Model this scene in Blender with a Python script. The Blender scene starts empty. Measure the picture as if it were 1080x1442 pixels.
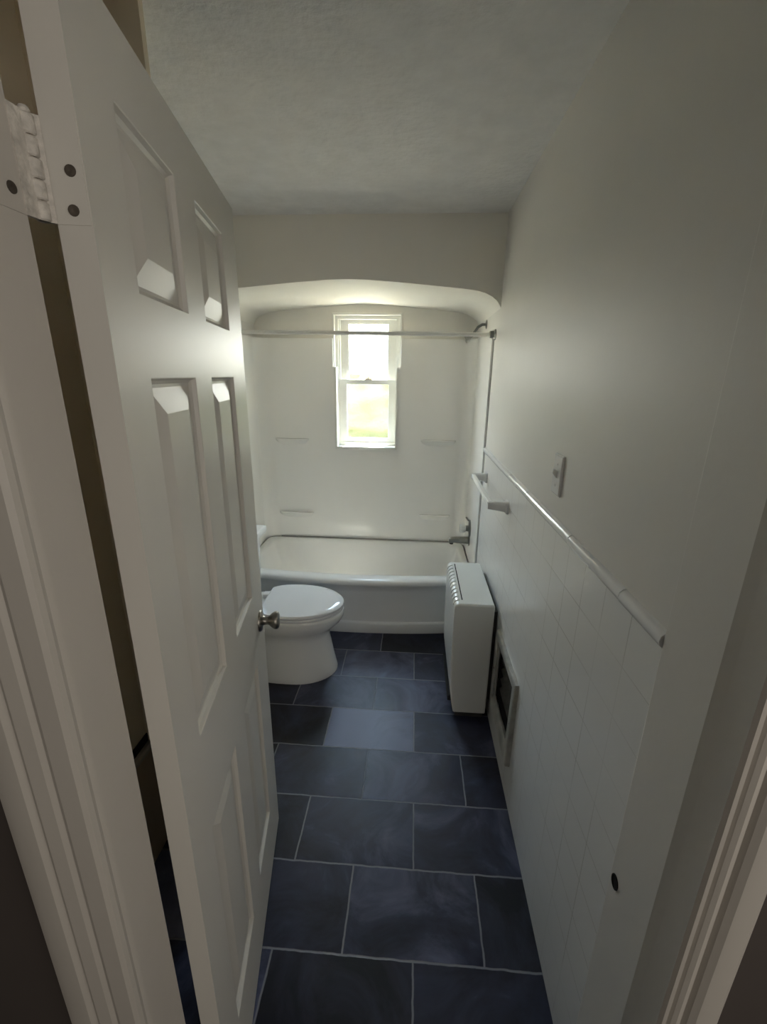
import bpy, bmesh, math, random
from mathutils import Vector, Matrix
random.seed(4)
scene = bpy.context.scene
COL = scene.collection

# ------------------------------------------------------------------ helpers
def link(name, bm, mat=None, parent=None, smooth=None, mats=None):
    bmesh.ops.remove_doubles(bm, verts=bm.verts, dist=1e-6)
    bmesh.ops.recalc_face_normals(bm, faces=bm.faces)
    me = bpy.data.meshes.new(name)
    bm.to_mesh(me); bm.free()
    o = bpy.data.objects.new(name, me)
    COL.objects.link(o)
    for m in (mats or ([mat] if mat else [])):
        me.materials.append(m)
    if smooth is not None:
        for p in me.polygons:
            p.use_smooth = True
        ang = math.radians(smooth)
        b2 = bmesh.new(); b2.from_mesh(me)
        for e in b2.edges:
            if len(e.link_faces) == 2 and e.calc_face_angle(0) > ang:
                e.smooth = False
        b2.to_mesh(me); b2.free()
    if parent is not None:
        o.parent = parent
    return o

def tag(o, label=None, cat=None, group=None, kind=None):
    if label: o['label'] = label
    if cat: o['category'] = cat
    if group: o['group'] = group
    if kind: o['kind'] = kind
    return o

def empty(name, loc):
    o = bpy.data.objects.new(name, None)
    o.empty_display_size = .05
    COL.objects.link(o)
    o.location = loc
    return o

def put(o, parent):
    """parent a world-space mesh under an Empty, keeping its place"""
    o.parent = parent
    o.matrix_parent_inverse = Matrix.Translation(parent.location).inverted()
    return o

def quad(bm, pts, mi=0):
    f = bm.faces.new([bm.verts.new(p) for p in pts]); f.material_index = mi
    return f

def box(bm, x0, x1, y0, y1, z0, z1, bev=0.0, seg=2):
    b = bmesh.new()
    bmesh.ops.create_cube(b, size=1)
    for v in b.verts:
        v.co = Vector(((x0+x1)/2 + v.co.x*(x1-x0), (y0+y1)/2 + v.co.y*(y1-y0), (z0+z1)/2 + v.co.z*(z1-z0)))
    if bev > 0:
        bmesh.ops.bevel(b, geom=list(b.edges), offset=bev, segments=seg, profile=.5, affect='EDGES')
    merge(bm, b)

def merge(bm, b, mat=None):
    me = bpy.data.meshes.new('tmp')
    if mat is not None:
        b.transform(mat)
    b.to_mesh(me); b.free()
    bm.from_mesh(me)
    bpy.data.meshes.remove(me)

def prism_z(bm, pts, z0, z1):
    """closed XY outline extruded along Z"""
    lo = [bm.verts.new((x, y, z0)) for x, y in pts]
    hi = [bm.verts.new((x, y, z1)) for x, y in pts]
    n = len(pts)
    for i in range(n):
        j = (i+1) % n
        bm.faces.new((lo[i], lo[j], hi[j], hi[i]))
    bm.faces.new(lo); bm.faces.new(hi)

def prism(bm, pts, f0, f1):
    """closed outline (list of 2-tuples) mapped by f0 and f1 to 3-D and bridged"""
    lo = [bm.verts.new(f0(*p)) for p in pts]
    hi = [bm.verts.new(f1(*p)) for p in pts]
    n = len(pts)
    for i in range(n):
        j = (i+1) % n
        bm.faces.new((lo[i], lo[j], hi[j], hi[i]))
    bm.faces.new(lo); bm.faces.new(hi)

def lathe(bm, prof, origin, axis, n=28, cap=True):
    """profile [(dist along axis, radius)] around an axis"""
    a = Vector(axis).normalized()
    t = a.orthogonal().normalized(); s = a.cross(t)
    rings = []
    for d, r in prof:
        rings.append([bm.verts.new(Vector(origin) + a*d + (t*math.cos(2*math.pi*k/n) + s*math.sin(2*math.pi*k/n))*r) for k in range(n)])
    for A, B in zip(rings, rings[1:]):
        for k in range(n):
            bm.faces.new((A[k], A[(k+1) % n], B[(k+1) % n], B[k]))
    if cap:
        bm.faces.new(rings[0]); bm.faces.new(rings[-1])

def loft(bm, rings, cap0=True, cap1=True):
    R = [[bm.verts.new(p) for p in r] for r in rings]
    n = len(R[0])
    for A, B in zip(R, R[1:]):
        for k in range(n):
            bm.faces.new((A[k], A[(k+1) % n], B[(k+1) % n], B[k]))
    if cap0: bm.faces.new(R[0])
    if cap1: bm.faces.new(R[-1])

def tube(bm, pts, r, n=14):
    pts = [Vector(p) for p in pts]
    rings = []
    up = None
    for i, p in enumerate(pts):
        d = (pts[min(i+1, len(pts)-1)] - pts[max(i-1, 0)]).normalized()
        if up is None:
            t = d.orthogonal().normalized()
        else:
            t = (up - d*up.dot(d)).normalized()
        up = t
        s = d.cross(t)
        rr = r[i] if isinstance(r, (list, tuple)) else r
        rings.append([p + (t*math.cos(2*math.pi*k/n) + s*math.sin(2*math.pi*k/n))*rr for k in range(n)])
    loft(bm, rings)

# ------------------------------------------------------------------ materials
def mat(name, col, rough=.5, metal=0., spec=.5, noise=0., nscale=8., bump=0., bscale=60., coat=0., bdist=.003):
    m = bpy.data.materials.new(name); m.use_nodes = True
    nt = m.node_tree; N = nt.nodes; L = nt.links
    b = N['Principled BSDF']
    b.inputs['Base Color'].default_value = (*col, 1)
    b.inputs['Roughness'].default_value = rough
    b.inputs['Metallic'].default_value = metal
    b.inputs['Specular IOR Level'].default_value = spec
    if coat: b.inputs['Coat Weight'].default_value = coat; b.inputs['Coat Roughness'].default_value = .08
    tc = N.new('ShaderNodeTexCoord')
    if noise:
        t = N.new('ShaderNodeTexNoise'); t.inputs['Scale'].default_value = nscale; t.inputs['Detail'].default_value = 5
        L.new(tc.outputs['Object'], t.inputs['Vector'])
        r = N.new('ShaderNodeMapRange')
        r.inputs['From Min'].default_value = .3; r.inputs['From Max'].default_value = .7
        r.inputs['To Min'].default_value = 1-noise; r.inputs['To Max'].default_value = 1+noise
        L.new(t.outputs['Fac'], r.inputs['Value'])
        mx = N.new('ShaderNodeVectorMath'); mx.operation = 'SCALE'
        mx.inputs[0].default_value = col
        L.new(r.outputs['Result'], mx.inputs['Scale'])
        L.new(mx.outputs['Vector'], b.inputs['Base Color'])
    if bump:
        t2 = N.new('ShaderNodeTexNoise'); t2.inputs['Scale'].default_value = bscale; t2.inputs['Detail'].default_value = 4
        L.new(tc.outputs['Object'], t2.inputs['Vector'])
        bp = N.new('ShaderNodeBump'); bp.inputs['Strength'].default_value = bump; bp.inputs['Distance'].default_value = bdist
        L.new(t2.outputs['Fac'], bp.inputs['Height'])
        L.new(bp.outputs['Normal'], b.inputs['Normal'])
    return m

def math_node(N, L, op, a, b=None):
    n = N.new('ShaderNodeMath'); n.operation = op
    for i, v in enumerate((a, b)):
        if v is None: continue
        if isinstance(v, (int, float)): n.inputs[i].default_value = v
        else: L.new(v, n.inputs[i])
    return n.outputs[0]

M_WALL = mat('wall_paint', (.70, .682, .65), .5, noise=.02, nscale=3, bump=.25, bscale=35, bdist=.002)
M_NEAR = mat('tan_wall_paint', (.80, .70, .55), .6, noise=.03, nscale=4)
M_CEIL = mat('ceiling_paint', (.74, .735, .735), .8, noise=.05, nscale=14, bump=.6, bscale=45, bdist=.006)
M_SOFF = mat('soffit_paint', (.79, .77, .72), .7, noise=.02, nscale=4, bump=.2, bscale=40)
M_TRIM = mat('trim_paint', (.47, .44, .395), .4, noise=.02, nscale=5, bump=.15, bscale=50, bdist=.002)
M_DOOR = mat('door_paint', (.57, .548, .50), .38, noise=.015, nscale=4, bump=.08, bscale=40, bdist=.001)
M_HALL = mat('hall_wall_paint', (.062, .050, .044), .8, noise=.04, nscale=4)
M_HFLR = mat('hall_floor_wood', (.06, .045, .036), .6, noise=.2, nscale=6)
M_SURR = mat('surround_acrylic', (.89, .885, .865), .25, noise=.01, nscale=3)
M_PORC = mat('porcelain', (.82, .82, .81), .12, noise=.01, nscale=3, coat=.3)
M_TUB = mat('tub_enamel', (.80, .80, .795), .18, noise=.012, nscale=4)
M_SEAT = mat('toilet_seat_plastic', (.80, .80, .82), .05, noise=.005, nscale=4)
M_ENAM = mat('heater_enamel', (.78, .785, .76), .25, noise=.02, nscale=5)
M_CERA = mat('white_ceramic', (.78, .78, .78), .18, noise=.01)
M_ROD = mat('rod_white_enamel', (.90, .90, .87), .35, noise=.01)
M_VINYL = mat('window_vinyl', (.80, .80, .76), .35, noise=.01)
M_CAULK = mat('grey_caulk', (.32, .31, .30), .7, noise=.1, nscale=20)
M_DARK = mat('dark_hole', (.012, .011, .010), .9, noise=.3, nscale=30)
M_DKMETAL = mat('vent_dark_metal', (.05, .047, .043), .7, noise=.4, nscale=25)
M_VENT = mat('vent_painted_metal', (.40, .39, .36), .45, noise=.35, nscale=11, bump=.2, bscale=30)
M_KNOB = mat('brushed_nickel', (.30, .28, .25), .28, metal=1., noise=.06, nscale=40)
M_CHRM = mat('worn_chrome', (.28, .28, .265), .32, metal=1., noise=.08, nscale=30)
M_SCRW = mat('rusty_screw', (.085, .07, .055), .6, metal=.4, noise=.3, nscale=80)
M_KNBW = mat('clear_white_acrylic', (.72, .73, .71), .15, noise=.02)
M_HINGE = mat('painted_hinge', (.52, .485, .435), .55, noise=.22, nscale=90, bump=1., bscale=120, bdist=.003)
M_BASE = mat('baseboard_paint', (.50, .42, .32), .5, noise=.06, nscale=8)
M_BOLT = mat('brass_lock', (.55, .48, .34), .4, noise=.05)
M_PATIO = mat('pale_paving', (.17, .145, .105), .9, noise=.12, nscale=2)
M_HEDGE = mat('hedge_leaves', (.098, .103, .050), .9, noise=.06, nscale=5, bump=.3, bscale=14, bdist=.05)
M_GRASS = mat('dry_lawn', (.16, .16, .125), .95, noise=.08, nscale=.6)

def floor_material(w, h, ox, oy):
    m = bpy.data.materials.new('slate_look_floor_tile'); m.use_nodes = True
    nt = m.node_tree; N = nt.nodes; L = nt.links; b = N['Principled BSDF']; b.inputs['Specular IOR Level'].default_value = .38
    tc = N.new('ShaderNodeTexCoord')
    # a light wobble so the grout lines are not ruler-straight
    wob = N.new('ShaderNodeTexNoise'); wob.inputs['Scale'].default_value = 22; wob.inputs['Detail'].default_value = 3
    L.new(tc.outputs['Object'], wob.inputs['Vector'])
    wv = N.new('ShaderNodeVectorMath'); wv.operation = 'SUBTRACT'; wv.inputs[1].default_value = (.5, .5, .5)
    L.new(wob.outputs['Color'], wv.inputs[0])
    ws = N.new('ShaderNodeVectorMath'); ws.operation = 'SCALE'; ws.inputs['Scale'].default_value = .006
    L.new(wv.outputs['Vector'], ws.inputs[0])
    ad = N.new('ShaderNodeVectorMath'); ad.operation = 'ADD'
    L.new(tc.outputs['Object'], ad.inputs[0]); L.new(ws.outputs['Vector'], ad.inputs[1])
    sp = N.new('ShaderNodeSeparateXYZ'); L.new(ad.outputs['Vector'], sp.inputs[0])
    f = lambda op, a, c=None: math_node(N, L, op, a, c)
    v = f('DIVIDE', f('SUBTRACT', sp.outputs['Y'], oy), h)
    row = f('FLOOR', v)
    par = f('FLOORED_MODULO', row, 2.)
    u = f('ADD', f('DIVIDE', f('SUBTRACT', sp.outputs['X'], ox), w), f('MULTIPLY', f('SUBTRACT', 1., par), .5))
    colm = f('FLOOR', u)
    fu = f('MULTIPLY', f('SUBTRACT', .5, f('ABSOLUTE', f('SUBTRACT', f('FRACT', u), .5))), w)
    fv = f('MULTIPLY', f('SUBTRACT', .5, f('ABSOLUTE', f('SUBTRACT', f('FRACT', v), .5))), h)
    d = f('MINIMUM', fu, fv)
    g = N.new('ShaderNodeMapRange'); g.interpolation_type = 'SMOOTHSTEP'
    g.inputs['From Min'].default_value = .0016; g.inputs['From Max'].default_value = .0040
    L.new(d, g.inputs['Value'])                          # 0 in grout, 1 in tile
    cid = N.new('ShaderNodeCombineXYZ'); L.new(colm, cid.inputs[0]); L.new(row, cid.inputs[1])
    wn = N.new('ShaderNodeTexWhiteNoise'); L.new(cid.outputs[0], wn.inputs['Vector'])
    # slate clouding, shifted tile by tile
    off = N.new('ShaderNodeVectorMath'); off.operation = 'SCALE'; off.inputs['Scale'].default_value = 9.
    L.new(wn.outputs['Color'], off.inputs[0])
    ad2 = N.new('ShaderNodeVectorMath'); ad2.operation = 'ADD'
    L.new(tc.outputs['Object'], ad2.inputs[0]); L.new(off.outputs['Vector'], ad2.inputs[1])
    cl = N.new('ShaderNodeTexNoise'); cl.inputs['Scale'].default_value = 4.2; cl.inputs['Detail'].default_value = 7
    cl.inputs['Roughness'].default_value = .62; cl.inputs['Distortion'].default_value = .8
    L.new(ad2.outputs['Vector'], cl.inputs['Vector'])
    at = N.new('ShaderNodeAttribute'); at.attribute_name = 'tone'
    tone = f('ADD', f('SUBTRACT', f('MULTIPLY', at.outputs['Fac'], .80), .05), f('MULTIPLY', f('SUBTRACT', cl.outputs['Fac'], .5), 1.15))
    cr = N.new('ShaderNodeValToRGB')
    e = cr.color_ramp.elements
    e[0].position = .0; e[0].color = (.005, .0055, .012, 1)
    e[1].position = .72; e[1].color = (.150, .168, .265, 1)
    k = cr.color_ramp.elements.new(.32); k.color = (.030, .034, .066, 1)
    L.new(tone, cr.inputs['Fac'])
    mx = N.new('ShaderNodeMix'); mx.data_type = 'RGBA'
    mx.inputs['A'].default_value = (.19, .195, .225, 1)
    L.new(g.outputs['Result'], mx.inputs['Factor']); L.new(cr.outputs['Color'], mx.inputs['B'])
    L.new(mx.outputs['Result'], b.inputs['Base Color'])
    rr = N.new('ShaderNodeMapRange'); rr.inputs['To Min'].default_value = .30; rr.inputs['To Max'].default_value = .52
    L.new(cl.outputs['Fac'], rr.inputs['Value']); L.new(rr.outputs['Result'], b.inputs['Roughness'])
    hs = f('ADD', f('MULTIPLY', g.outputs['Result'], 1.), f('MULTIPLY', cl.outputs['Fac'], .8))
    bp = N.new('ShaderNodeBump'); bp.inputs['Strength'].default_value = .35; bp.inputs['Distance'].default_value = .0025
    L.new(hs, bp.inputs['Height']); L.new(bp.outputs['Normal'], b.inputs['Normal'])
    return m

def wall_tile_material(s, oy, oz):
    m = bpy.data.materials.new('white_wall_tile'); m.use_nodes = True
    nt = m.node_tree; N = nt.nodes; L = nt.links; b = N['Principled BSDF']
    tc = N.new('ShaderNodeTexCoord'); sp = N.new('ShaderNodeSeparateXYZ'); L.new(tc.outputs['Object'], sp.inputs[0])
    f = lambda op, a, c=None: math_node(N, L, op, a, c)
    def joint(src, o, lo, hi):
        u = f('FRACT', f('DIVIDE', f('SUBTRACT', src, o), s))
        dd = f('MULTIPLY', f('SUBTRACT', .5, f('ABSOLUTE', f('SUBTRACT', u, .5))), s)
        r = N.new('ShaderNodeMapRange'); r.interpolation_type = 'SMOOTHSTEP'
        r.inputs['From Min'].default_value = lo; r.inputs['From Max'].default_value = hi
        L.new(dd, r.inputs['Value']); return r.outputs['Result']
    jy = joint(sp.outputs['Y'], oy, .0004, .0016); jz = joint(sp.outputs['Z'], oz, .0004, .0016)
    # old paint has filled part of the joints
    fil = N.new('ShaderNodeTexNoise'); fil.inputs['Scale'].default_value = 3.2; fil.inputs['Detail'].default_value = 3
    L.new(tc.outputs['Object'], fil.inputs['Vector'])
    fr = N.new('ShaderNodeMapRange'); fr.inputs['From Min'].default_value = .42; fr.inputs['From Max'].default_value = .6
    L.new(fil.outputs['Fac'], fr.inputs['Value'])
    g = f('MAXIMUM', f('MINIMUM', jy, jz), f('MULTIPLY', fr.outputs['Result'], .8))
    mx = N.new('ShaderNodeMix'); mx.data_type = 'RGBA'
    mx.inputs['A'].default_value = (.52, .51, .48, 1); mx.inputs['B'].default_value = (.80, .80, .785, 1)
    L.new(g, mx.inputs['Factor']); L.new(mx.outputs['Result'], b.inputs['Base Color'])
    b.inputs['Roughness'].default_value = .22
    wv = N.new('ShaderNodeTexNoise'); wv.inputs['Scale'].default_value = 6; L.new(tc.outputs['Object'], wv.inputs['Vector'])
    hs = f('ADD', f('MULTIPLY', g, .6), f('MULTIPLY', wv.outputs['Fac'], .8))
    bp = N.new('ShaderNodeBump'); bp.inputs['Strength'].default_value = .3; bp.inputs['Distance'].default_value = .002
    L.new(hs, bp.inputs['Height']); L.new(bp.outputs['Normal'], b.inputs['Normal'])
    return m

def glass_material():
    m = bpy.data.materials.new('window_glass'); m.use_nodes = True
    nt = m.node_tree; N = nt.nodes; L = nt.links
    for n in list(N): N.remove(n)
    out = N.new('ShaderNodeOutputMaterial'); t = N.new('ShaderNodeBsdfTransparent'); gl = N.new('ShaderNodeBsdfGlossy')
    t.inputs['Color'].default_value = (.95, .965, .95, 1); gl.inputs['Roughness'].default_value = .02
    lw = N.new('ShaderNodeLayerWeight'); lw.inputs['Blend'].default_value = .5
    mx = N.new('ShaderNodeMixShader')
    fac = math_node(N, L, 'ADD', math_node(N, L, 'MULTIPLY', math_node(N, L, 'POWER', lw.outputs['Facing'], 5.), .6), .03)
    L.new(fac, mx.inputs[0]); L.new(t.outputs[0], mx.inputs[1]); L.new(gl.outputs[0], mx.inputs[2])
    L.new(mx.outputs[0], out.inputs['Surface'])
    return m
M_GLASS = glass_material()

H = 1.64
XR, XL = .4215, -1.15                      # side walls
YF0, YF1 = .40, .465                       # door wall (hall face, bathroom face)
YB = 3.30                                  # window wall
ZC = 2.395
TW, TH = .2550*H, .1538*H
OX, OY = .0290*H, .5205*H
M_FLOOR = floor_material(TW, TH, OX, OY)
M_TILE = wall_tile_material(.117, .765, .985)

# ------------------------------------------------------------------ room shell
def struct(name, bm, m, label, cat, smooth=None):
    return tag(link(name, bm, m, smooth=smooth), label, cat, kind='structure')

# one face per tile (cut to the room), each carrying a slate tone
TONES = {(-1, -1): .10, (-1, 0): .30, (-1, -2): .52, (-1, -3): .9, (0, -3): .95, (0, -2): .34, (0, -1): .48, (0, 0): .10, (1, -2): .33, (1, -1): .46, (1, 0): .50,  # tiles behind the door toned lighter to make up for missing light
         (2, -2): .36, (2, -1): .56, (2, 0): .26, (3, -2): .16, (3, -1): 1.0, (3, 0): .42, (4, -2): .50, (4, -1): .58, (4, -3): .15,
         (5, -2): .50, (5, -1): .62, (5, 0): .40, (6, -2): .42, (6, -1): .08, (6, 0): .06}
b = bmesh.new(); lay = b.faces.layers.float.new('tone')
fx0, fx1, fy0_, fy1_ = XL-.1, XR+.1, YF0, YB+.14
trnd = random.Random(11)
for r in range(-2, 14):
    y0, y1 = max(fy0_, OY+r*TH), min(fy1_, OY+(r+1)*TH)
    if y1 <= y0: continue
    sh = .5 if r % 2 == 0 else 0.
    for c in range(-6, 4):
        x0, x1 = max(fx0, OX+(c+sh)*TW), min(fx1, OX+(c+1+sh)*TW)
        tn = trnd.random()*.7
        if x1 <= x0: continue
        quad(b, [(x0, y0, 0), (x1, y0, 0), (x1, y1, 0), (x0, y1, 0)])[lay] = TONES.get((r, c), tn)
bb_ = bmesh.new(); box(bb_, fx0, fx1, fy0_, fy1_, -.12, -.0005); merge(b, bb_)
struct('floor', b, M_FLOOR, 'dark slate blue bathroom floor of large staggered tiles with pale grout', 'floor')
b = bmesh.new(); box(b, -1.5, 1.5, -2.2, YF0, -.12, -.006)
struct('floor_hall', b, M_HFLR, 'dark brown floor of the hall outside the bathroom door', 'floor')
b = bmesh.new(); box(b, -1.5, 1.5, -2.2, YB+.3, ZC, ZC+.15)
struct('ceiling', b, M_CEIL, 'grey white textured plaster ceiling above the bathroom', 'ceiling')
b = bmesh.new(); box(b, XL-.15, XL, YF1-.03, YB+.15, -.12, ZC)
struct('wall_left', b, M_WALL, 'off-white wall behind the open door and the toilet', 'wall')

def cut(o, cutters):
    for c in cutters:
        md = o.modifiers.new('cut', 'BOOLEAN'); md.operation = 'DIFFERENCE'; md.object = c; md.solver = 'EXACT'
    dg = bpy.context.evaluated_depsgraph_get()
    me = bpy.data.meshes.new_from_object(o.evaluated_get(dg))
    o.modifiers.clear(); old = o.data; o.data = me; me.name = o.name
    bpy.data.meshes.remove(old)
    for c in cutters:
        cm = c.data; bpy.data.objects.remove(c); bpy.data.meshes.remove(cm)

VY0, VY1, VZ0, VZ1 = 1.460, 1.745, .225, .490      # opening of the wall register
def cutters():
    c1 = bmesh.new(); box(c1, XR-.05, XR+.10, VY0, VY1, VZ0, VZ1)
    c2 = bmesh.new()
    lathe(c2, [(-.05, .0108), (.09, .0108)], (XR, .627, .722), (1, 0, 0), n=16)
    for v in c2.verts: v.co.z = .722 + (v.co.z-.722)*1.25
    return [link('cutter', c1), link('cutter', c2)]
b = bmesh.new(); box(b, XR+.012, XR+.16, YF0+.01, YB+.15, -.12, ZC)
o = struct('wall_right', b, M_WALL, 'long off-white painted wall on the right above the white tile', 'wall')
bpy.context.view_layer.update(); cut(o, cutters())
b = bmesh.new(); box(b, XR, XR+.012, 2.60-.0, YF1, 1.2505, ZC)
tag(link('wall_right_plaster', b, M_WALL), 'smooth off-white plaster face over the tiled lower wall', 'wall', kind='structure')
b = bmesh.new(); box(b, XR, XR+.012, 2.60, YB, 1.2505, ZC)
tag(link('wall_right_alcove', b, M_WALL), 'off-white plaster of the right side of the tub alcove', 'wall', kind='structure')
b = bmesh.new(); box(b, XR-.001, XR+.012, YF1, 2.60, 0, 1.2505)
o = struct('wall_right_tile', b, M_TILE, 'white glossy square wall tile on the lower right wall', 'wall')
bpy.context.view_layer.update(); cut(o, cutters())

# window wall with its opening
WX0, WX1, WZ0, WZ1 = -.585, -.105, 1.125, 2.045
b = bmesh.new()
box(b, XL-.1, WX0, YB, YB+.14, -.12, ZC); box(b, WX1, XR+.1, YB, YB+.14, -.12, ZC)
box(b, WX0, WX1, YB, YB+.14, -.12, WZ0); box(b, WX0, WX1, YB, YB+.14, WZ1, ZC)
struct('wall_back', b, M_SOFF, 'off-white end wall around the small window over the tub', 'wall')

# door wall: left of the door, right of it and above it
b = bmesh.new()
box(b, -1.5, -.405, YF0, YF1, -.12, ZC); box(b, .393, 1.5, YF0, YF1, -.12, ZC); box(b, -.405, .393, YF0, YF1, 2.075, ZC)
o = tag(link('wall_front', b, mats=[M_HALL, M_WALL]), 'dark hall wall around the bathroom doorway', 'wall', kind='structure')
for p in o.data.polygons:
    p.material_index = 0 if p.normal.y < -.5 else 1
b = bmesh.new()
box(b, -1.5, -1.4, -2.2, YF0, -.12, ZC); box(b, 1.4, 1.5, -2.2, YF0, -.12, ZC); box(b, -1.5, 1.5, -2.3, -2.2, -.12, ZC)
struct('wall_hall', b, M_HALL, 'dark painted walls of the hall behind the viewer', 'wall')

# soffit with its shallow arched underside running over the tub
XM = (XL+XR)/2
prof = []
half = [(.0, 2.108), (.10, 2.1055), (.26, 2.094), (.40, 2.082), (.58, 2.066), (.665, 2.055), (.705, 2.044), (.74, 2.027), (.765, 2.008), (.778, 1.990), (.7858, 1.975)]
pts = [(XM-dx, z) for dx, z in reversed(half)] + [(XM+dx, z) for dx, z in half[1:]]
outline = pts + [(XR, ZC+.01), (XL, ZC+.01)]
b = bmesh.new(); prism(b, outline, lambda x, z: (x, 2.48, z), lambda x, z: (x, YB, z))
struct('ceiling_soffit', b, M_SOFF, 'dropped soffit with a shallow arched underside over the tub', 'soffit', smooth=25)

# boxed chase beside the doorway and the short partition behind the open door
XN = -.870
b = bmesh.new(); box(b, XL-.02, XN, YF1-.03, 1.155, -.02, ZC)
struct('wall_left_chase', b, M_NEAR, 'shadowed wall seen through the gap between the left jamb and the open door', 'wall')
b = bmesh.new(); box(b, XL-.02, -.600, 1.150, 1.168, -.02, ZC)
struct('wall_partition', b, M_NEAR, 'dark edge of a short wall behind the top of the open door', 'wall')
b = bmesh.new(); prism(b, [(XN, -.01), (XN+.014, -.01), (XN+.014, .425), (XN, .425)], lambda x, z: (x, YF1, z), lambda x, z: (x, 1.15, z))
struct('baseboard_left', b, M_BASE, 'tall brown base panel low on the wall seen through the hinge gap', 'baseboard')
b = bmesh.new(); prism(b, [(XN, .425), (XN+.020, .425), (XN+.021, .438), (XN+.016, .446), (XN, .446)], lambda x, z: (x, YF1, z), lambda x, z: (x, 1.15, z))
struct('trim_6', b, M_TRIM, 'pale edge strip on top of the brown base panel in the hinge gap', 'trim')
b = bmesh.new(); box(b, XN-.001, XN+.004, YF1, 1.15, .446, .476)
struct('trim_9', b, M_DARK, 'black open joint above the pale edge strip in the hinge gap', 'trim')

# ---------------------------------------------------------- door frame (jambs, stops, casings)
b = bmesh.new()
prism_z(b, [(-.405, .475), (-.385, .475), (-.385, .4105), (-.3862, .406), (-.388, .402), (-.3872, .397), (-.389, .391), (-.395, .3875), (-.418, .386),
            (-.424, .3885), (-.430, .385), (-.447, .3825), (-.4535, .386), (-.460, .381), (-.480, .379), (-.493, .382), (-.499, .390), (-.50, .40), (-.405, .40)], 0, 2.06)
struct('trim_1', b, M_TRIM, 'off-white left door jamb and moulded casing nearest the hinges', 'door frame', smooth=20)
b = bmesh.new()
prism_z(b, [(.393, .475), (.373, .475), (.373, .440), (.359, .437), (.357, .400), (.355, .394), (.358, .3895), (.3625, .389), (.3655, .3925), (.368, .389), (.373, .3865), (.379, .388),
            (.3825, .3915), (.3855, .386), (.392, .3815), (.402, .380), (.416, .3815), (.424, .387), (.4265, .40), (.393, .40)], 0, 2.06)
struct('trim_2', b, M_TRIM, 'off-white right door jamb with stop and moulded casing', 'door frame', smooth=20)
b = bmesh.new(); box(b, -.405, .393, .40, .475, 2.055, 2.075); box(b, -.50, .4265, .384, .40, 2.06, 2.13, .004)
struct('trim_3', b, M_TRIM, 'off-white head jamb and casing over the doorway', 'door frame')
# flat board closing the right wall against the doorway
b = bmesh.new(); box(b, XR-.010, XR+.002, .466, .648, 0, ZC-.002, .003)
o = struct('trim_4', b, M_WALL, 'flat off-white board standing where the right wall meets the doorway', 'trim')
bpy.context.view_layer.update(); cc = cutters(); cut(o, cc[1:]); bpy.data.objects.remove(cc[0])
# rounded cap along the top of the tile, laid in short lengths
b = bmesh.new()
y = .650
k = 0
while y < 2.598:
    y1 = min(y+.1525, 2.598)
    j = [0, .0012, -.0008, .0006, -.0004][k % 5]
    pr = [(XR+.004, 1.222+j), (XR-.007, 1.222+j), (XR-.012, 1.226+j), (XR-.0145, 1.234+j), (XR-.0125, 1.243+j), (XR-.007, 1.249+j), (XR+.004, 1.2515+j)]
    prism(b, pr, lambda x, z: (x, y+.0006, z), lambda x, z: (x, y1-.0006, z))
    y = y1; k += 1
struct('trim_5', b, M_CERA, 'white rounded ceramic cap strip along the top of the wall tile', 'tile trim', smooth=40)

# ------------------------------------------------------------------ window
wroot = None
b = bmesh.new()
fy0, fy1 = 3.335, 3.42
box(b, WX0, WX0+.030, fy0, fy1, WZ0, WZ1, .002); box(b, WX1-.030, WX1, fy0, fy1, WZ0, WZ1, .002)
box(b, WX0+.028, WX1-.028, fy0, fy1, WZ0, WZ0+.030, .002); box(b, WX0+.028, WX1-.028, fy0, fy1, WZ1-.028, WZ1, .002)
# inner track ridges
box(b, WX0+.028, WX0+.040, fy0+.012, fy1, WZ0+.02, WZ1-.02, .001); box(b, WX1-.040, WX1-.028, fy0+.012, fy1, WZ0+.02, WZ1-.02, .001)
win = tag(link('window_1', b, M_VINYL), 'small white vinyl double-hung window above the bathtub', 'window', kind='structure')
def sash(y0, y1, z0, z1, gx0, gx1, gz0, gz1):
    b = bmesh.new()
    x0, x1 = WX0+.038, WX1-.038
    box(b, x0, gx0, y0, y1, z0, z1, .003); box(b, gx1, x1, y0, y1, z0, z1, .003)
    box(b, gx0-.003, gx1+.003, y0, y1, z0, gz0, .003); box(b, gx0-.003, gx1+.003, y0, y1, gz1, z1, .003)
    s = link('window_sash', b, M_VINYL, win)
    g = bmesh.new(); box(g, gx0-.004, gx1+.004, (y0+y1)/2-.002, (y0+y1)/2+.002, gz0-.004, gz1+.004)
    link('pane', g, M_GLASS, s)
    return s
sash(3.383, 3.408, 1.585, WZ1-.027, -.487, -.203, 1.612, 1.990)
ls = sash(3.348, 3.373, WZ0+.029, 1.612, -.500, -.192, 1.188, 1.578)
b = bmesh.new(); box(b, -.365, -.315, 3.338, 3.362, 1.6121, 1.622, .003); lathe(b, [(0, .010), (.012, .009), (.014, .006)], (-.34, 3.352, 1.621), (0, 0, 1), n=14)
link('sash_lock', b, M_BOLT, ls)
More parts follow.
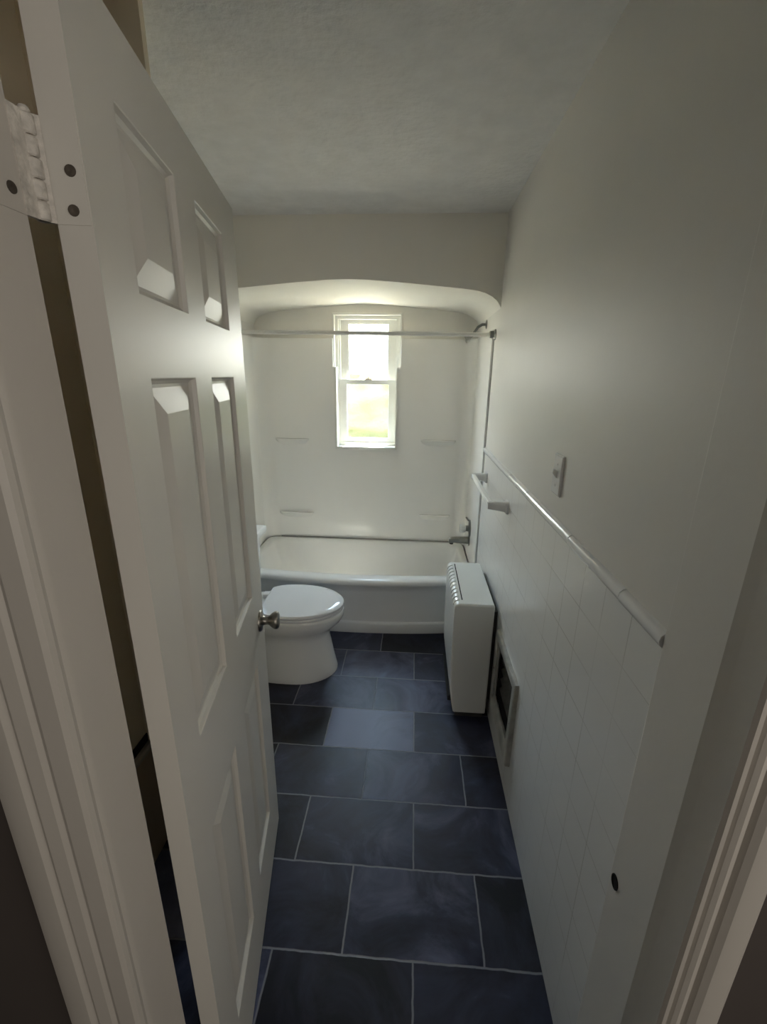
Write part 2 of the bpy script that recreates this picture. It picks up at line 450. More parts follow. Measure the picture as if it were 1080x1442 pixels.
# pale bead around the stepped opening
b = bmesh.new()
yb0, yb1 = 3.256, 3.336
box(b, WX0-.004, WX0+.008, yb0+.03, yb1, 1.69, WZ1+.002, .002)
box(b, WX1-.008, WX1+.004, yb0+.03, yb1, 1.69, WZ1+.002, .002)
box(b, WX0-.004, WX1+.004, yb0+.03, yb1, WZ1-.006, WZ1+.006, .002)
box(b, -.578, -.562, yb0, yb1, WZ0-.002, 1.69, .002); box(b, -.135, -.119, yb0, yb1, WZ0-.002, 1.69, .002)
box(b, -.578, -.119, yb0, yb1, WZ0-.012, WZ0+.008, .002)
box(b, WX0, -.562, 3.27, yb1, 1.684, 1.696, .001); box(b, -.135, WX1, 3.27, yb1, 1.684, 1.696, .001)
link('window_trim', b, M_VINYL, win)

# ------------------------------------------------------------------ bath surround
SXR, SXL, SY, SR = .411, -1.130, 3.268, .10
path = []          # plan path from front right round the back to front left
def lin(p, q, n):
    return [(p[0]+(q[0]-p[0])*i/n, p[1]+(q[1]-p[1])*i/n) for i in range(n)]
path += [(XR-.001, 2.612)]
path += lin((SXR, 2.614), (SXR, SY-SR), 4)
path += [(SXR-SR+SR*math.cos(a), SY-SR+SR*math.sin(a)) for a in [math.pi/2*i/10 for i in range(11)]]
xs = [WX1, -.127, -.570, WX0]
path += [(x, SY) for x in (.15,)] + [(xs[0], SY), (xs[1], SY), (-.35, SY), (xs[2], SY), (xs[3], SY), (-.85, SY)]
path += [(SXL+SR-SR*math.sin(a), SY-SR+SR*math.cos(a)) for a in [math.pi/2*i/10 for i in range(11)]]
path += lin((SXL, SY-SR-.1), (SXL, 2.618), 3) + [(SXL, 2.614), (XL+.001, 2.612)]
zs = [.402, .62, .9, WZ0, 1.3, 1.5, 1.69, 1.80, 1.885]
b = bmesh.new()
grid = [[b.verts.new((x, y, z)) for z in zs] for x, y in path]
for i in range(len(path)-1):
    for j in range(len(zs)-1):
        mx = (path[i][0]+path[i+1][0])/2; mz = (zs[j]+zs[j+1])/2
        if path[i][1] >= SY-1e-6 and path[i+1][1] >= SY-1e-6:
            if -.570 < mx < -.127 and mz > WZ0: continue
            if WX0 < mx < WX1 and mz > 1.69: continue
        b.faces.new((grid[i][j], grid[i+1][j], grid[i+1][j+1], grid[i][j+1]))
sur = tag(link('bath_surround', b, M_SURR, smooth=40), 'white moulded acrylic surround lining the three walls over the tub', 'bath surround')
sm = sur.modifiers.new('thick', 'SOLIDIFY'); sm.thickness = .009; sm.offset = 1
bv = sur.modifiers.new('bev', 'BEVEL'); bv.width = .003; bv.segments = 2; bv.limit_method = 'ANGLE'; bv.angle_limit = math.radians(50)
def ledge(x0, x1, z):
    b = bmesh.new()
    n = 16
    rings = []
    for i in range(n+1):
        t = i/n; x = x0+(x1-x0)*t
        e = math.sqrt(max(0, 1-(2*t-1)**4)); d = .028*e+.001
        yb = SY+.003
        rings.append([(x, yb, z-.05*e-.002), (x, SY-d*.7, z-.014), (x, SY-d, z-.006), (x, SY-d*.9, z), (x, yb, z)])
    loft(b, rings)
    l = link('soap_ledge', b, M_SURR, sur, smooth=50)
for x0, x1, z in ((-1.03, -.78, 1.185), (.055, .31, 1.195), (-1.03, -.76, .612), (.055, .30, .622)):
    ledge(x0, x1, z)
# grey bead where the surround meets the plaster on the right wall
b = bmesh.new(); box(b, XR-.004, XR+.002, 2.598, 2.607, 1.2525, 1.835, .001)
tag(link('trim_7', b, M_CAULK), 'thin grey bead running down from the curtain rod to the tile cap', 'trim', kind='structure')

# ------------------------------------------------------------------ bathtub
TX0, TX1, TYB = -1.128, .409, 3.264
def ring(x0, x1, yf, yb, bow, r, z, ns=10, nf=28):
    """rounded rectangle whose front edge bows toward the room; fixed point count"""
    P = []
    def fy(x):
        t = (x-XM)/((TX1-TX0)/2)
        return yf - bow*(1-t*t)
    def arc(cx, cy, a0, a1, n=7):
        return [(cx+r*math.cos(a0+(a1-a0)*i/n), cy+r*math.sin(a0+(a1-a0)*i/n)) for i in range(n+1)]
    # front edge, left to right
    fl = fy(x0+r); fr = fy(x1-r)
    P += arc(x0+r, fl+r, math.pi, 1.5*math.pi)
    P += [(x0+r+(x1-x0-2*r)*i/nf, fy(x0+r+(x1-x0-2*r)*i/nf)) for i in range(1, nf)]
    P += arc(x1-r, fr+r, 1.5*math.pi, 2*math.pi)
    P += [(x1, fr+r+(yb-r-fr-r)*i/ns) for i in range(1, ns)]
    P += arc(x1-r, yb-r, 0, math.pi/2)
    P += [(x1-r-(x1-x0-2*r)*i/nf, yb) for i in range(1, nf)]
    P += arc(x0+r, yb-r, math.pi/2, math.pi)
    P += [(x0, yb-r-(yb-r-fl-r)*i/ns) for i in range(1, ns)]
    return [(x, y, z) for x, y in P]
b = bmesh.new()
rings = [
    ring(TX0, TX1, 2.628, TYB, .066, .010, .000),
    ring(TX0, TX1, 2.624, TYB, .066, .010, .012),
    ring(TX0, TX1, 2.622, TYB, .066, .010, .070),
    ring(TX0, TX1, 2.626, TYB, .066, .010, .079),
    ring(TX0, TX1, 2.636, TYB, .067, .010, .084),
    ring(TX0, TX1, 2.640, TYB, .068, .010, .100),
    ring(TX0, TX1, 2.632, TYB, .070, .010, .300),
    ring(TX0, TX1, 2.618, TYB, .074, .010, .345),
    ring(TX0, TX1, 2.600, TYB, .078, .010, .362),
    ring(TX0, TX1, 2.592, TYB, .080, .010, .376),
    ring(TX0, TX1, 2.594, TYB, .080, .010, .390),
    ring(TX0+.004, TX1-.004, 2.602, TYB-.004, .080, .012, .399),
    ring(TX0+.03, TX1-.03, 2.630, TYB-.020, .078, .03, .402),
    ring(TX0+.055, TX1-.045, 2.672, TYB-.034, .066, .075, .401),
    ring(TX0+.066, TX1-.052, 2.684, TYB-.042, .060, .085, .394),
    ring(TX0+.078, TX1-.058, 2.694, TYB-.050, .056, .095, .375),
    ring(TX0+.14, TX1-.085, 2.715, TYB-.072, .045, .11, .25),
    ring(TX0+.22, TX1-.115, 2.74, TYB-.098, .035, .12, .13),
    ring(TX0+.29, TX1-.15, 2.77, TYB-.125, .03, .12, .085),
    ring(TX0+.36, TX1-.20, 2.82, TYB-.175, .02, .10, .070),
]
loft(b, rings)
tub = tag(link('bathtub', b, M_TUB, smooth=45), 'white bathtub with a bowed apron front under the window', 'bathtub')
b = bmesh.new(); lathe(b, [(0, .036), (.004, .036), (.007, .030)], (TX1-.098, 2.93, .27), (-1, 0, .18), n=24)
link('overflow_plate', b, M_CHRM, tub, smooth=40)['label'] = 'dull chrome overflow plate'
b = bmesh.new(); lathe(b, [(0, .03), (.004, .03), (.005, .024)], (.02, 2.95, .069), (0, 0, 1), n=24)
link('drain', b, M_CHRM, tub, smooth=40)['label'] = 'dull chrome drain'
# joint between tub and surround
b = bmesh.new(); box(b, TX0+.10, TX1-.09, 3.2575, 3.2675, .3995, .409, .002)
tag(link('trim_8', b, M_CAULK), 'grey caulk line where the tub meets the back surround', 'trim', kind='structure')

# ------------------------------------------------------------------ tub fittings
XS = SXR
sp = empty('tub_spout', (XS, 2.93, .545)); tag(sp, 'dull metal tub spout on the right end wall above the bathtub rim', 'spout')
b = bmesh.new()
def rr(x, hw, h0, h1):
    n = 20
    return [(x, 2.93+hw*math.copysign(abs(math.cos(t))**.7, math.cos(t)), (h0+h1)/2+(h1-h0)/2*math.copysign(abs(math.sin(t))**.7, math.sin(t))) for t in [2*math.pi*i/n for i in range(n)]]
loft(b, [rr(XS, .026, .522, .572), rr(XS-.04, .025, .525, .571), rr(XS-.10, .023, .527, .568), rr(XS-.128, .022, .525, .565), rr(XS-.140, .018, .524, .556)])
put(link('spout_body', b, M_CHRM, smooth=50), sp)
b = bmesh.new(); lathe(b, [(0, .040), (.006, .039), (.009, .028)], (XS+.001, 2.93, .547), (-1, 0, 0), n=24)
put(link('wall_flange', b, M_CHRM, smooth=40), sp)
b = bmesh.new(); lathe(b, [(0, .013), (.012, .013)], (XS-.121, 2.93, .516), (0, 0, 1), n=18)
put(link('nozzle', b, M_DKMETAL, smooth=40), sp)

vk = empty('faucet_handle', (XS, 2.93, .635)); tag(vk, 'round white single faucet knob on the surround above the tub spout', 'faucet')
b = bmesh.new(); lathe(b, [(0, .062), (.004, .062), (.008, .054), (.012, .022), (.030, .020), (.034, .016)], (XS+.001, 2.93, .635), (-1, 0, 0), n=32)
put(link('escutcheon', b, M_CHRM, smooth=40), vk)['label'] = 'dull metal round cover plate'
b = bmesh.new()
n = 32; prof = [(.028, .018), (.034, .028), (.044, .032), (.060, .031), (.068, .026), (.071, .014)]
rg = []
for d, r in prof:
    rg.append([(XS-d, 2.93+(r+.002*math.cos(8*t))*math.cos(t), .635+(r+.002*math.cos(8*t))*math.sin(t)) for t in [2*math.pi*i/n for i in range(n)]])
loft(b, rg); put(link('knob', b, M_KNBW, smooth=45), vk)
b = bmesh.new(); lathe(b, [(0, .006), (.030, .006), (.033, .004)], (XS-.012, 2.93, .690), (-.6, 0, .8), n=12)
put(link('diverter_lever', b, M_CHRM, smooth=40), vk)

sh = empty('overhead_shower', (XR, 2.93, 1.945)); tag(sh, 'grey shower head on a bent arm high on the right end wall', 'shower')
b = bmesh.new(); tube(b, [(XR, 2.93, 1.945), (.395, 2.93, 1.944), (.372, 2.93, 1.930), (.352, 2.93, 1.902), (.336, 2.93, 1.880)], .0085)
put(link('shower_arm', b, M_CHRM, smooth=45), sh)
b = bmesh.new(); lathe(b, [(0, .026), (.003, .026), (.008, .012)], (XR, 2.93, 1.945), (-1, 0, 0), n=24)
put(link('wall_flange', b, M_CHRM, smooth=40), sh)
b = bmesh.new(); lathe(b, [(-.006, .010), (.006, .013), (.012, .014), (.030, .026), (.042, .030), (.048, .029), (.049, .022)], (.338, 2.93, 1.884), (-.88, 0, -.48), n=26)
put(link('spray_head', b, M_CHRM, smooth=40), sh)

rod = empty('shower_curtain_rod', (XM, 2.578, 1.858)); tag(rod, 'thin white shower curtain rod spanning the tub alcove across the window', 'curtain rod')
b = bmesh.new(); lathe(b, [(0, .0105), (XR-XL, .0105)], (XL, 2.578, 1.864), (1, 0, -.004), n=20)
put(link('rod', b, M_ROD, smooth=40), rod)
for x, d, z in ((XR, -1, 1.858), (XL, 1, 1.864)):
    b = bmesh.new(); lathe(b, [(0, .028), (.004, .028), (.010, .020), (.030, .018), (.034, .0125)], (x, 2.578, z), (d, 0, 0), n=24)
    put(link('rod_flange', b, M_CHRM if x > 0 else M_CERA, smooth=40), rod)

# ------------------------------------------------------------------ toilet (faces right)
CY = 2.187
wc = empty('toilet', (-.75, CY, 0)); tag(wc, 'white toilet with closed lid facing right beside the bathtub', 'toilet')
def egg(xf, xb, hw, z, xc=-.63, n=56, p=1.0, flat=None):
    P = []
    for i in range(n):
        t = 2*math.pi*i/n
        c, s = math.cos(t), math.sin(t)
        if c >= 0:
            x = xc+(xf-xc)*c
            y = hw*s
        else:
            x = xc+(xc-xb)*(-abs(c)**.75)
            y = hw*math.copysign(abs(s)**.85, s)
        if flat is not None and x < flat: x = flat
        P.append((x, CY+y, z))
    return P
b = bmesh.new()
loft(b, [egg(-.402, -.98, .172, 0), egg(-.402, -.98, .175, .012), egg(-.408, -.98, .172, .035), egg(-.422, -.99, .162, .10), egg(-.436, -1.0, .152, .18),
         egg(-.446, -1.0, .148, .235), egg(-.438, -1.0, .150, .268), egg(-.405, -1.0, .166, .298), egg(-.376, -1.0, .179, .325), egg(-.362, -1.0, .185, .35),
         egg(-.358, -1.0, .187, .372), egg(-.360, -1.0, .186, .386), egg(-.370, -.99, .180, .392)])
put(link('bowl', b, M_PORC, smooth=50), wc)
b = bmesh.new()
loft(b, [egg(-.364, -.815, .188, .3925), egg(-.362, -.815, .190, .398), egg(-.363, -.815, .189, .407), egg(-.370, -.812, .184, .411)])
put(link('seat', b, M_SEAT, smooth=50), wc)
b = bmesh.new()
loft(b, [egg(-.362, -.85, .190, .4125, flat=-.803), egg(-.359, -.85, .193, .417, flat=-.805), egg(-.360, -.85, .192, .426, flat=-.805), egg(-.367, -.848, .187, .4315, flat=-.801),
         egg(-.40, -.81, .15, .4345, flat=-.79), egg(-.50, -.74, .08, .436, flat=-.74)])
put(link('lid', b, M_SEAT, smooth=40), wc)
for s in (-1, 1):
    b = bmesh.new(); box(b, -.845, -.802, CY+s*.085-.022, CY+s*.085+.022, .393, .422, .006, 3)
    put(link('lid_hinge', b, M_SEAT, smooth=40), wc)
b = bmesh.new()
def rrect(x0, x1, y0, y1, r, z, n=6):
    P = []
    for cx, cy, a in ((x1-r, y1-r, 0), (x0+r, y1-r, .5), (x0+r, y0+r, 1), (x1-r, y0+r, 1.5)):
        P += [(cx+r*math.cos(math.pi*(a+.5*i/n)), cy+r*math.sin(math.pi*(a+.5*i/n)), z) for i in range(n+1)]
    return P
loft(b, [rrect(-1.10, -.925, CY-.18, CY+.18, .03, .386), rrect(-1.125, -.905, CY-.205, CY+.205, .035, .40), rrect(-1.13, -.895, CY-.222, CY+.222, .035, .46), rrect(-1.135, -.885, CY-.237, CY+.237, .035, .737)])
put(link('tank', b, M_PORC, smooth=50), wc)
b = bmesh.new()
loft(b, [rrect(-1.138, -.872, CY-.254, CY+.254, .015, .7365), rrect(-1.142, -.860, CY-.264, CY+.264, .018, .743), rrect(-1.142, -.858, CY-.266, CY+.266, .018, .768), rrect(-1.140, -.862, CY-.262, CY+.262, .018, .776), rrect(-1.132, -.872, CY-.252, CY+.252, .018, .779)])
put(link('tank_lid', b, M_PORC, smooth=40), wc)
b = bmesh.new(); lathe(b, [(0, .012), (.010, .012), (.014, .009)], (-.887, CY-.17, .665), (1, 0, 0), n=16); tube(b, [(-.877, CY-.17, .665), (-.872, CY-.13, .662), (-.874, CY-.09, .655)], [.006, .0055, .005], 10)
put(link('flush_lever', b, M_CHRM, smooth=40), wc)['label'] = 'dull chrome flush lever'

# ------------------------------------------------------------------ convector heater on the right wall
hx0, hx1, hy0, hy1, hz0, hz1 = .214, .400, 1.835, 2.325, .035, .640
ht = empty('convector_heater', ((hx0+hx1)/2, (hy0+hy1)/2, 0)); tag(ht, 'tall narrow white enamel convector heater standing against the right tile wall', 'heater')
def hprof(grow=0.):
    P = [(hx1, hz0), (hx1, hz1-.010), (hx1-.004, hz1-.003), (hx1-.012, hz1)]
    P += [(hx0+.034, hz1)]
    for i in range(0, 9):
        a = math.pi/2*i/8
        P.append((hx0+.026-.026*math.sin(a), hz1-.026+.026*math.cos(a)))
    P += [(hx0, hz1-.12), (hx0+.001, .30), (hx0+.006, .16), (hx0+.016, .09), (hx0+.026, hz0)]
    return P
b = bmesh.new()
prism(b, hprof(), lambda x, z: (x, hy0, z), lambda x, z: (x, hy1, z))
cab = link('cabinet', b, M_ENAM, smooth=35); put(cab, ht)
bv = cab.modifiers.new('bev', 'BEVEL'); bv.width = .008; bv.segments = 3; bv.limit_method = 'ANGLE'; bv.angle_limit = math.radians(60)
b = bmesh.new(); box(b, hx0+.036, hx0+.041, hy0+.045, hy1-.03, hz1-.004, hz1+.0012)
put(link('grille_slot', b, M_DARK), ht)['label'] = 'thin dark slot along the heater top'
nf = 11
for i in range(nf):
    y = hy0+.05+(hy1-hy0-.095)*i/(nf-1)
    b = bmesh.new()
    # small louvre tab folded over the rounded front edge
    rings = []
    for a in [math.pi/2*q/5 for q in range(6)]:
        R0, R1 = .0255, .0300
        cxx, czz = hx0+.026, hz1-.026
        rings.append([(cxx-R0*math.sin(a), y-.012, czz+R0*math.cos(a)), (cxx-R1*math.sin(a), y-.010, czz+R1*math.cos(a)), (cxx-R1*math.sin(a), y+.010, czz+R1*math.cos(a)), (cxx-R0*math.sin(a), y+.012, czz+R0*math.cos(a))])
    loft(b, rings)
    put(link('louver', b, M_ENAM), ht)
b = bmesh.new(); box(b, hx0+.04, hx1-.01, hy0+.02, hy1-.02, 0, hz0+.004)
put(link('plinth', b, M_DKMETAL), ht)['label'] = 'dark recessed base'
b = bmesh.new(); box(b, hx0+.002, hx0+.040, hy0+.06, hy1-.06, .055, .085, .004)
put(link('air_inlet', b, M_DARK), ht)['label'] = 'dark air inlet low on the front'
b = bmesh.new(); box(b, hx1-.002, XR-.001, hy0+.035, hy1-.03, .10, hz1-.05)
put(link('back_plate', b, M_DKMETAL), ht)['label'] = 'dark mounting plate behind the heater'

# ------------------------------------------------------------------ register low on the right wall
vt = empty('wall_vent', (XR, 1.59, .16)); tag(vt, 'bent grey metal wall vent frame around a dark opening beside the heater', 'vent')
b = bmesh.new()
oy0, oy1, oz0, oz1 = 1.405, 1.790, .165, .548
out = [(oy0, oz0), (oy1, oz0), (oy1, oz1), (oy0, oz1)]
inn = [(VY0, VZ0), (VY1, VZ0), (VY1, VZ1), (VY0, VZ1)]
lv = []
X0, X1, X2 = XR-.001, XR-.016, XR-.010
def rect(dy, x, base):
    return [(x, (y+dy if i in (0, 3) else y-dy), (z+dy if i in (0, 1) else z-dy)) for i, (y, z) in enumerate(base)]
rs = [rect(0, X0, out), rect(.002, X1+.003, out), rect(.006, X1, out), rect(.040, X1+.001, out), rect(-.006, X2, inn), rect(0, X2+.004, inn), rect(0, X0+.05, inn)]
loft(b, rs, cap0=False, cap1=False)
for v in b.verts:      # the frame is a little sprung off the wall at its near lower corner
    t = max(0, (1.62-v.co.y)/.22)*max(0, (.45-v.co.z)/.29)
    if v.co.x < XR-.004: v.co.x -= .006*t
put(link('vent_frame', b, M_VENT, smooth=30), vt)
b = bmesh.new(); quad(b, [(XR+.090, VY0, VZ0), (XR+.090, VY1, VZ0), (XR+.090, VY1, VZ1), (XR+.090, VY0, VZ1)])
for (ya, yb_, za, zb) in ((VY0, VY1, VZ0, VZ0+.003), (VY0, VY1, VZ1-.003, VZ1), (VY0, VY0+.003, VZ0, VZ1), (VY1-.003, VY1, VZ0, VZ1)):
    box(b, XR+.003, XR+.092, ya, yb_, za, zb)
put(link('duct_box', b, M_DARK), vt)['label'] = 'dark duct inside the vent'  # one near-black colour on all duct faces
for i in range(4):
    z = VZ0+.045+i*.05
    b = bmesh.new(); prism(b, [(XR+.010, z), (XR+.012, z-.001), (XR+.036, z+.017), (XR+.034, z+.019)], lambda x, zz: (x, VY0+.003, zz), lambda x, zz: (x, VY1-.003, zz))
    put(link('vent_slat', b, M_DKMETAL), vt)
for y, z in ((oy0+.02, (oz0+oz1)/2), (oy1-.02, (oz0+oz1)/2)):
    b = bmesh.new(); lathe(b, [(0, .005), (.002, .0045), (.003, .002)], (X1+.0008, y, z), (-1, 0, 0), n=12)
    put(link('screw', b, M_SCRW, smooth=40), vt)

# dark liner of the drilled hole in the tile by the doorway
b = bmesh.new(); lathe(b, [(0, .0125), (.0016, .0122), (.0016, .0100), (-.05, .0100), (-.052, .001)], (XR-.0102, .627, .722), (-1, 0, 0), n=18)
for v in b.verts: v.co.z = .722+(v.co.z-.722)*1.25
o = tag(link('pipe_sleeve', b, M_DARK, smooth=40), 'small dark hole in the lower right wall close to the doorway', 'hole')

# ------------------------------------------------------------------ towel bar
tb = empty('towel_rail', (XR, 2.18, 1.10)); tag(tb, 'white ceramic towel bar on the right wall over the heater', 'towel bar')
for yy in (1.885, 2.475):
    b = bmesh.new()
    def sec(x, hz, hy, zc):
        return [(x, yy+hy*math.cos(t)/max(abs(math.cos(t)), abs(math.sin(t)))*(.93 if abs(abs(math.cos(t))-abs(math.sin(t))) < .3 else 1), zc+hz*math.sin(t)/max(abs(math.cos(t)), abs(math.sin(t)))*(.93 if abs(abs(math.cos(t))-abs(math.sin(t))) < .3 else 1)) for t in [2*math.pi*(i+.5)/24 for i in range(24)]]
    loft(b, [sec(XR-.001, .030, .030, 1.098), sec(XR-.008, .029, .029, 1.098), sec(XR-.014, .023, .020, 1.099), sec(XR-.045, .019, .015, 1.101), sec(XR-.080, .017, .014, 1.103), sec(XR-.088, .014, .011, 1.103)])
    put(link('bracket', b, M_CERA, smooth=45), tb)
b = bmesh.new(); box(b, XR-.086, XR-.066, 1.885, 2.475, 1.097, 1.117, .003)
put(link('bar', b, M_ROD), tb)

# ------------------------------------------------------------------ light switch
sw = empty('light_switch', (XR, 1.278, 1.374)); tag(sw, 'white toggle light switch plate on the right wall above the tile cap', 'light switch')
b = bmesh.new()
ys0, ys1, zs0, zs1 = 1.240, 1.314, 1.316, 1.432
loft(b, [rect(0, XR, [(ys0, zs0), (ys1, zs0), (ys1, zs1), (ys0, zs1)]), rect(0, XR-.004, [(ys0, zs0), (ys1, zs0), (ys1, zs1), (ys0, zs1)]), rect(.004, XR-.0075, [(ys0, zs0), (ys1, zs0), (ys1, zs1), (ys0, zs1)])])
put(link('switch_plate', b, M_CERA, smooth=25), sw)
b = bmesh.new()
for v_, w_ in ((0, 0),):
    loft(b, [[(XR-.007, 1.272, 1.364), (XR-.007, 1.282, 1.364), (XR-.007, 1.282, 1.386), (XR-.007, 1.272, 1.386)], [(XR-.020, 1.2735, 1.380), (XR-.020, 1.2805, 1.380), (XR-.018, 1.2805, 1.391), (XR-.018, 1.2735, 1.391)]])
put(link('toggle', b, M_CERA), sw)
for z in (1.344, 1.404):
    b = bmesh.new(); lathe(b, [(0, .0035), (.0012, .003), (.0016, .001)], (XR-.0073, 1.277, z), (-1, 0, 0), n=12)
    put(link('screw', b, M_CERA, smooth=40), sw)

# ------------------------------------------------------------------ the six-panel door, opened a little past square
AX, AY = -.4690, 1.2448                   # leading edge corner of the face
ang = math.radians(9.84)
du = Vector((math.sin(ang), -math.cos(ang), 0))     # from leading edge towards the hinges
dn = Vector((math.cos(ang), math.sin(ang), 0))      # out of the visible face
DW, DT, DZ0, DZ1 = .748, .035, .012, 2.033
def D(u, z, d=0.):
    return Vector((AX, AY, 0)) + du*u + dn*d + Vector((0, 0, z))
us = [0, .142, .345, .450, .652, DW]
vz = [DZ0, .222, .812, 1.028, 1.633, 1.737, 1.941, DZ1]
panels = [(i, j) for i in (1, 3) for j in (1, 3, 5)]
b = bmesh.new()
for side in (0, 1):
    d0 = 0 if side == 0 else -DT
    for i in range(5):
        for j in range(7):
            if (i, j) in panels: continue
            quad(b, [D(us[i], vz[j], d0), D(us[i+1], vz[j], d0), D(us[i+1], vz[j+1], d0), D(us[i], vz[j+1], d0)])
for j in range(7):
    for u in (0, DW):
        quad(b, [D(u, vz[j], 0), D(u, vz[j+1], 0), D(u, vz[j+1], -DT), D(u, vz[j], -DT)])
for i in range(5):
    for z in (DZ0, DZ1):
        quad(b, [D(us[i], z, 0), D(us[i+1], z, 0), D(us[i+1], z, -DT), D(us[i], z, -DT)])
door = tag(link('door_1', b, M_DOOR), 'white six-panel door standing open on the left with a round knob', 'door', kind='structure')
for i, j in panels:
    b = bmesh.new()
    for side in (0, 1):
        sg = 1 if side == 0 else -1
        d0 = 0 if side == 0 else -DT
        rg = []
        for ins, dep in ((0, 0), (.0015, .001), (.004, .0075), (.009, .0115), (.014, .0120), (.050, .0030), (.052, .0026)):
            u0, u1, z0, z1 = us[i]+ins, us[i+1]-ins, vz[j]+ins, vz[j+1]-ins
            d = d0 - sg*dep
            rg.append([D(u0, z0, d), D(u1, z0, d), D(u1, z1, d), D(u0, z1, d)])
        loft(b, rg, cap0=False)
    link('door_panel', b, M_DOOR, door)
kb = bmesh.new()
kz, ku = .907, .062
prof = [(0, .033), (.004, .033), (.008, .030), (.010, .017), (.014, .0135), (.024, .0125), (.030, .015), (.038, .0225), (.047, .0275), (.054, .0275), (.058, .025), (.060, .020), (.0605, .001)]
lathe(kb, prof, D(ku, kz, -.0005), dn, n=36)
lathe(kb, prof, D(ku, kz, -DT+.0005), -dn, n=36)
knob = link('door_knob', kb, M_KNOB, door, smooth=45); knob['label'] = 'tarnished brushed metal round knob'
lb = bmesh.new()
c0 = D(-.001, kz, -DT/2)
loft(lb, [[D(.0005, kz-.028, -.006), D(.0005, kz+.028, -.006), D(.0005, kz+.028, -DT+.006), D(.0005, kz-.028, -DT+.006)], [D(-.0012, kz-.028, -.006), D(-.0012, kz+.028, -.006), D(-.0012, kz+.028, -DT+.006), D(-.0012, kz-.028, -DT+.006)]])
link('latch_plate', lb, M_KNOB, door)
# upper hinge, thick with old paint: a leaf on the door edge, a leaf on the jamb and the barrel between
hb = bmesh.new()
hz_ = (1.786, 1.878)
hinge_pts = D(DW, 0, -DT)
e = D(DW+.0004, 0, -.0015); e2 = D(DW+.0004, 0, -DT)
def vq(p, q, th):
    p = Vector((p.x, p.y, 0)); q = Vector((q.x, q.y, 0)); t = (q-p).normalized(); n = Vector((t.y, -t.x, 0))*th
    pts = [p-n, q-n, q+n, p+n]
    prism_z(hb, [(v.x, v.y) for v in pts], *hz_)
bar = Vector((-.3835, .4935, 0))
vq(e2, bar, .0022)
jl0 = Vector((-.3846, .4725, 0)); jl1 = Vector((-.3846, .440, 0))
vq(bar, jl0, .0022)
nk = 5
for q in range(nk):
    z0 = hz_[0]+(hz_[1]-hz_[0])*q/nk
    z1 = hz_[0]+(hz_[1]-hz_[0])*(q+1)/nk
    rj = .0072+.0008*((q*7) % 3)/2
    lathe(hb, [(0, rj*.8), (.0015, rj), (z1-z0-.0025, rj), (z1-z0-.001, rj*.8)], (bar.x, bar.y, z0), (0, 0, 1), n=14)
lathe(hb, [(0, .0045), (.003, .0055), (.006, .004)], (bar.x, bar.y, hz_[1]-.001), (0, 0, 1), n=12)
hinge = link('hinge', hb, M_HINGE, door, smooth=35); hinge['label'] = 'hinge crusted with old paint'
hb = bmesh.new(); vq(e, e2, .0006); link('hinge_leaf', hb, M_DOOR, hinge)
hb = bmesh.new(); vq(jl0, jl1, .0006); link('hinge_leaf', hb, M_TRIM, hinge)
def screw(p, ax):
    b = bmesh.new(); lathe(b, [(0, .0056), (.0012, .0052), (.0014, .003), (.0004, .001)], p, ax, n=14)
    s = link('screw', b, M_SCRW, hinge, smooth=40); s['label'] = 'dark screw head'
hd = du
screw(D(DW+.0009, 1.834, -.0135), hd); screw(D(DW+.0009, 1.799, -.0165), hd)
screw(Vector((-.3842, .461, 1.805)), (1, 0, 0))

# ------------------------------------------------------------------ outdoors and light
b = bmesh.new(); quad(b, [(-90, YB+.16, -.5), (90, YB+.16, -.5), (90, 10.5, -.5), (-90, 10.5, -.5)])
struct('ground_patio', b, M_PATIO, 'pale sunlit paving outside below the window', 'paving')
b = bmesh.new(); quad(b, [(-90, 10.5, -.5), (90, 10.5, -.5), (90, 160, -.5), (-90, 160, -.5)])
struct('ground_lawn', b, M_GRASS, 'pale yellow green lawn beyond the paving outside', 'lawn')
b = bmesh.new()
nx, nz = 60, 14
def hv(i, j, k):
    x = -9+16*i/nx; z = -.5+2.14*j/nz
    rnd = random.Random(i*131+j*17+k)
    return (x+rnd.uniform(-.08, .08), 13+(.8 if k else 0)+rnd.uniform(-.16, .16)-.25*math.sin(math.pi*j/nz)*(1-2*k), z+rnd.uniform(-.05, .05)*(j > 0))
G = [[[b.verts.new(hv(i, j, k)) for j in range(nz+1)] for i in range(nx+1)] for k in (0, 1)]
for k in (0, 1):
    for i in range(nx):
        for j in range(nz):
            b.faces.new((G[k][i][j], G[k][i+1][j], G[k][i+1][j+1], G[k][i][j+1]))
for i in range(nx):
    b.faces.new((G[0][i][nz], G[0][i+1][nz], G[1][i+1][nz], G[1][i][nz]))
for i in (0, nx):
    for j in range(nz):
        b.faces.new((G[0][i][j], G[0][i][j+1], G[1][i][j+1], G[1][i][j]))
tag(link('hedge', b, M_HEDGE, smooth=80), 'pale yellow green hedge seen through the lower window pane', 'hedge')

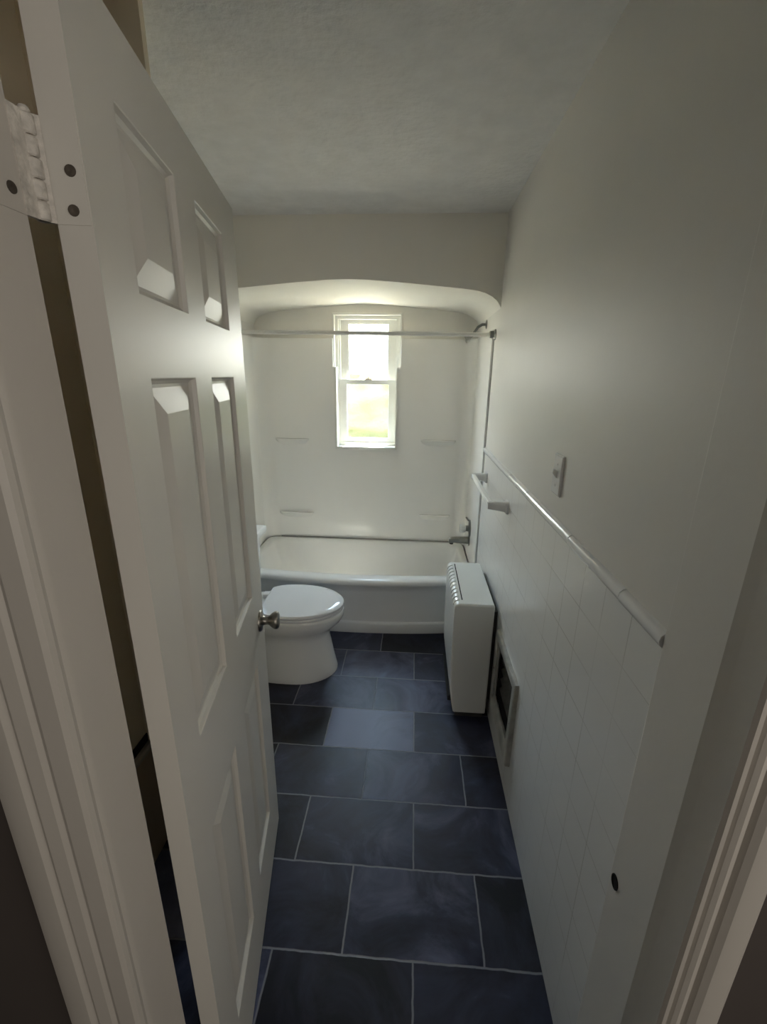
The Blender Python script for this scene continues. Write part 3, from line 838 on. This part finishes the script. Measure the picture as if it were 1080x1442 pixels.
w = bpy.data.worlds.new('sky'); scene.world = w; w.use_nodes = True
bg = w.node_tree.nodes['Background']
wn_ = w.node_tree.nodes; wl_ = w.node_tree.links
wtc = wn_.new('ShaderNodeTexCoord'); wsp = wn_.new('ShaderNodeSeparateXYZ'); wcr = wn_.new('ShaderNodeValToRGB')
wl_.new(wtc.outputs['Generated'], wsp.inputs[0]); wl_.new(wsp.outputs['Z'], wcr.inputs['Fac']); wl_.new(wcr.outputs['Color'], bg.inputs['Color'])
wcr.color_ramp.elements[0].position = .02; wcr.color_ramp.elements[0].color = (1.0, .97, .88, 1)      # milky horizon
wcr.color_ramp.elements[1].position = .55; wcr.color_ramp.elements[1].color = (.58, .77, 1.0, 1)      # blue overhead
bg.inputs['Strength'].default_value = 16.0
sun = bpy.data.lights.new('sun', 'SUN'); sun.energy = 115; sun.color = (1, .95, .82); sun.angle = math.radians(1.5)
so = bpy.data.objects.new('sun', sun); COL.objects.link(so)
so.rotation_euler = Vector((-.10, -.37, -.925)).to_track_quat('-Z', 'Y').to_euler()   # high sun; inside, it only reaches the sill and the bottom of the tub
pl = bpy.data.lights.new('window_portal', 'AREA'); pl.shape = 'RECTANGLE'; pl.size = .48; pl.size_y = .92
pl.cycles.is_portal = True
po = bpy.data.objects.new('window_portal', pl); COL.objects.link(po)
po.location = ((WX0+WX1)/2, YB+.13, (WZ0+WZ1)/2)
po.rotation_euler = Vector((0, -1, 0)).to_track_quat('-Z', 'Z').to_euler()
hl = bpy.data.lights.new('hall_fill', 'AREA'); hl.shape = 'RECTANGLE'; hl.size = 1.1; hl.size_y = 1.5; hl.energy = 6.8; hl.color = (1, .93, .84)
ho = bpy.data.objects.new('hall_fill', hl); COL.objects.link(ho); ho.location = (.60, -2.15, 1.35)   # added fill light behind the camera; no doorway is built here
ho.rotation_euler = Vector((0, 1, 0)).to_track_quat('-Z', 'Z').to_euler()
h2 = bpy.data.lights.new('hall_side_fill', 'AREA'); h2.shape = 'RECTANGLE'; h2.size = .8; h2.size_y = 1.6; h2.energy = 8.5; h2.color = (1, .93, .84)
h3 = bpy.data.objects.new('hall_side_fill', h2); COL.objects.link(h3); h3.location = (1.38, -.75, 1.65)       # second added fill, from the right; this hall wall has no opening
h3.rotation_euler = Vector((-1, 0, 0)).to_track_quat('-Z', 'Z').to_euler()

# ------------------------------------------------------------------ camera
F_PX, pitch, yaw, roll = 621.672, math.radians(17.1525), math.radians(-3.7263), math.radians(.7409)
cp, sp_, cyw, syw = math.cos(pitch), math.sin(pitch), math.cos(yaw), math.sin(yaw)
fwd = Vector((syw*cp, cyw*cp, -sp_)); rt = Vector((cyw, -syw, 0)); up = rt.cross(fwd)
Rv = rt*math.cos(roll)+up*math.sin(roll); Uv = up*math.cos(roll)-rt*math.sin(roll)
cam = bpy.data.cameras.new('camera'); co = bpy.data.objects.new('camera', cam); COL.objects.link(co)
cam.sensor_fit = 'HORIZONTAL'; cam.sensor_width = 36; cam.lens = F_PX/1080*36; cam.clip_start = .01; cam.clip_end = 500
mtx = Matrix((Rv, Uv, -fwd)).transposed().to_4x4(); mtx.translation = Vector((0, 0, H))
co.matrix_world = mtx
scene.camera = co

scene.view_settings.view_transform = 'Standard'; scene.view_settings.look = 'None'
scene.view_settings.exposure = 0.58; scene.view_settings.gamma = 1.0; scene.view_settings.use_curve_mapping = False
cy = scene.cycles
cy.use_denoising = True; cy.max_bounces = 14; cy.diffuse_bounces = 10; cy.glossy_bounces = 6; cy.transparent_max_bounces = 12
cy.sample_clamp_indirect = 8
try: cy.denoiser = 'OPENIMAGEDENOISE'
except Exception: pass
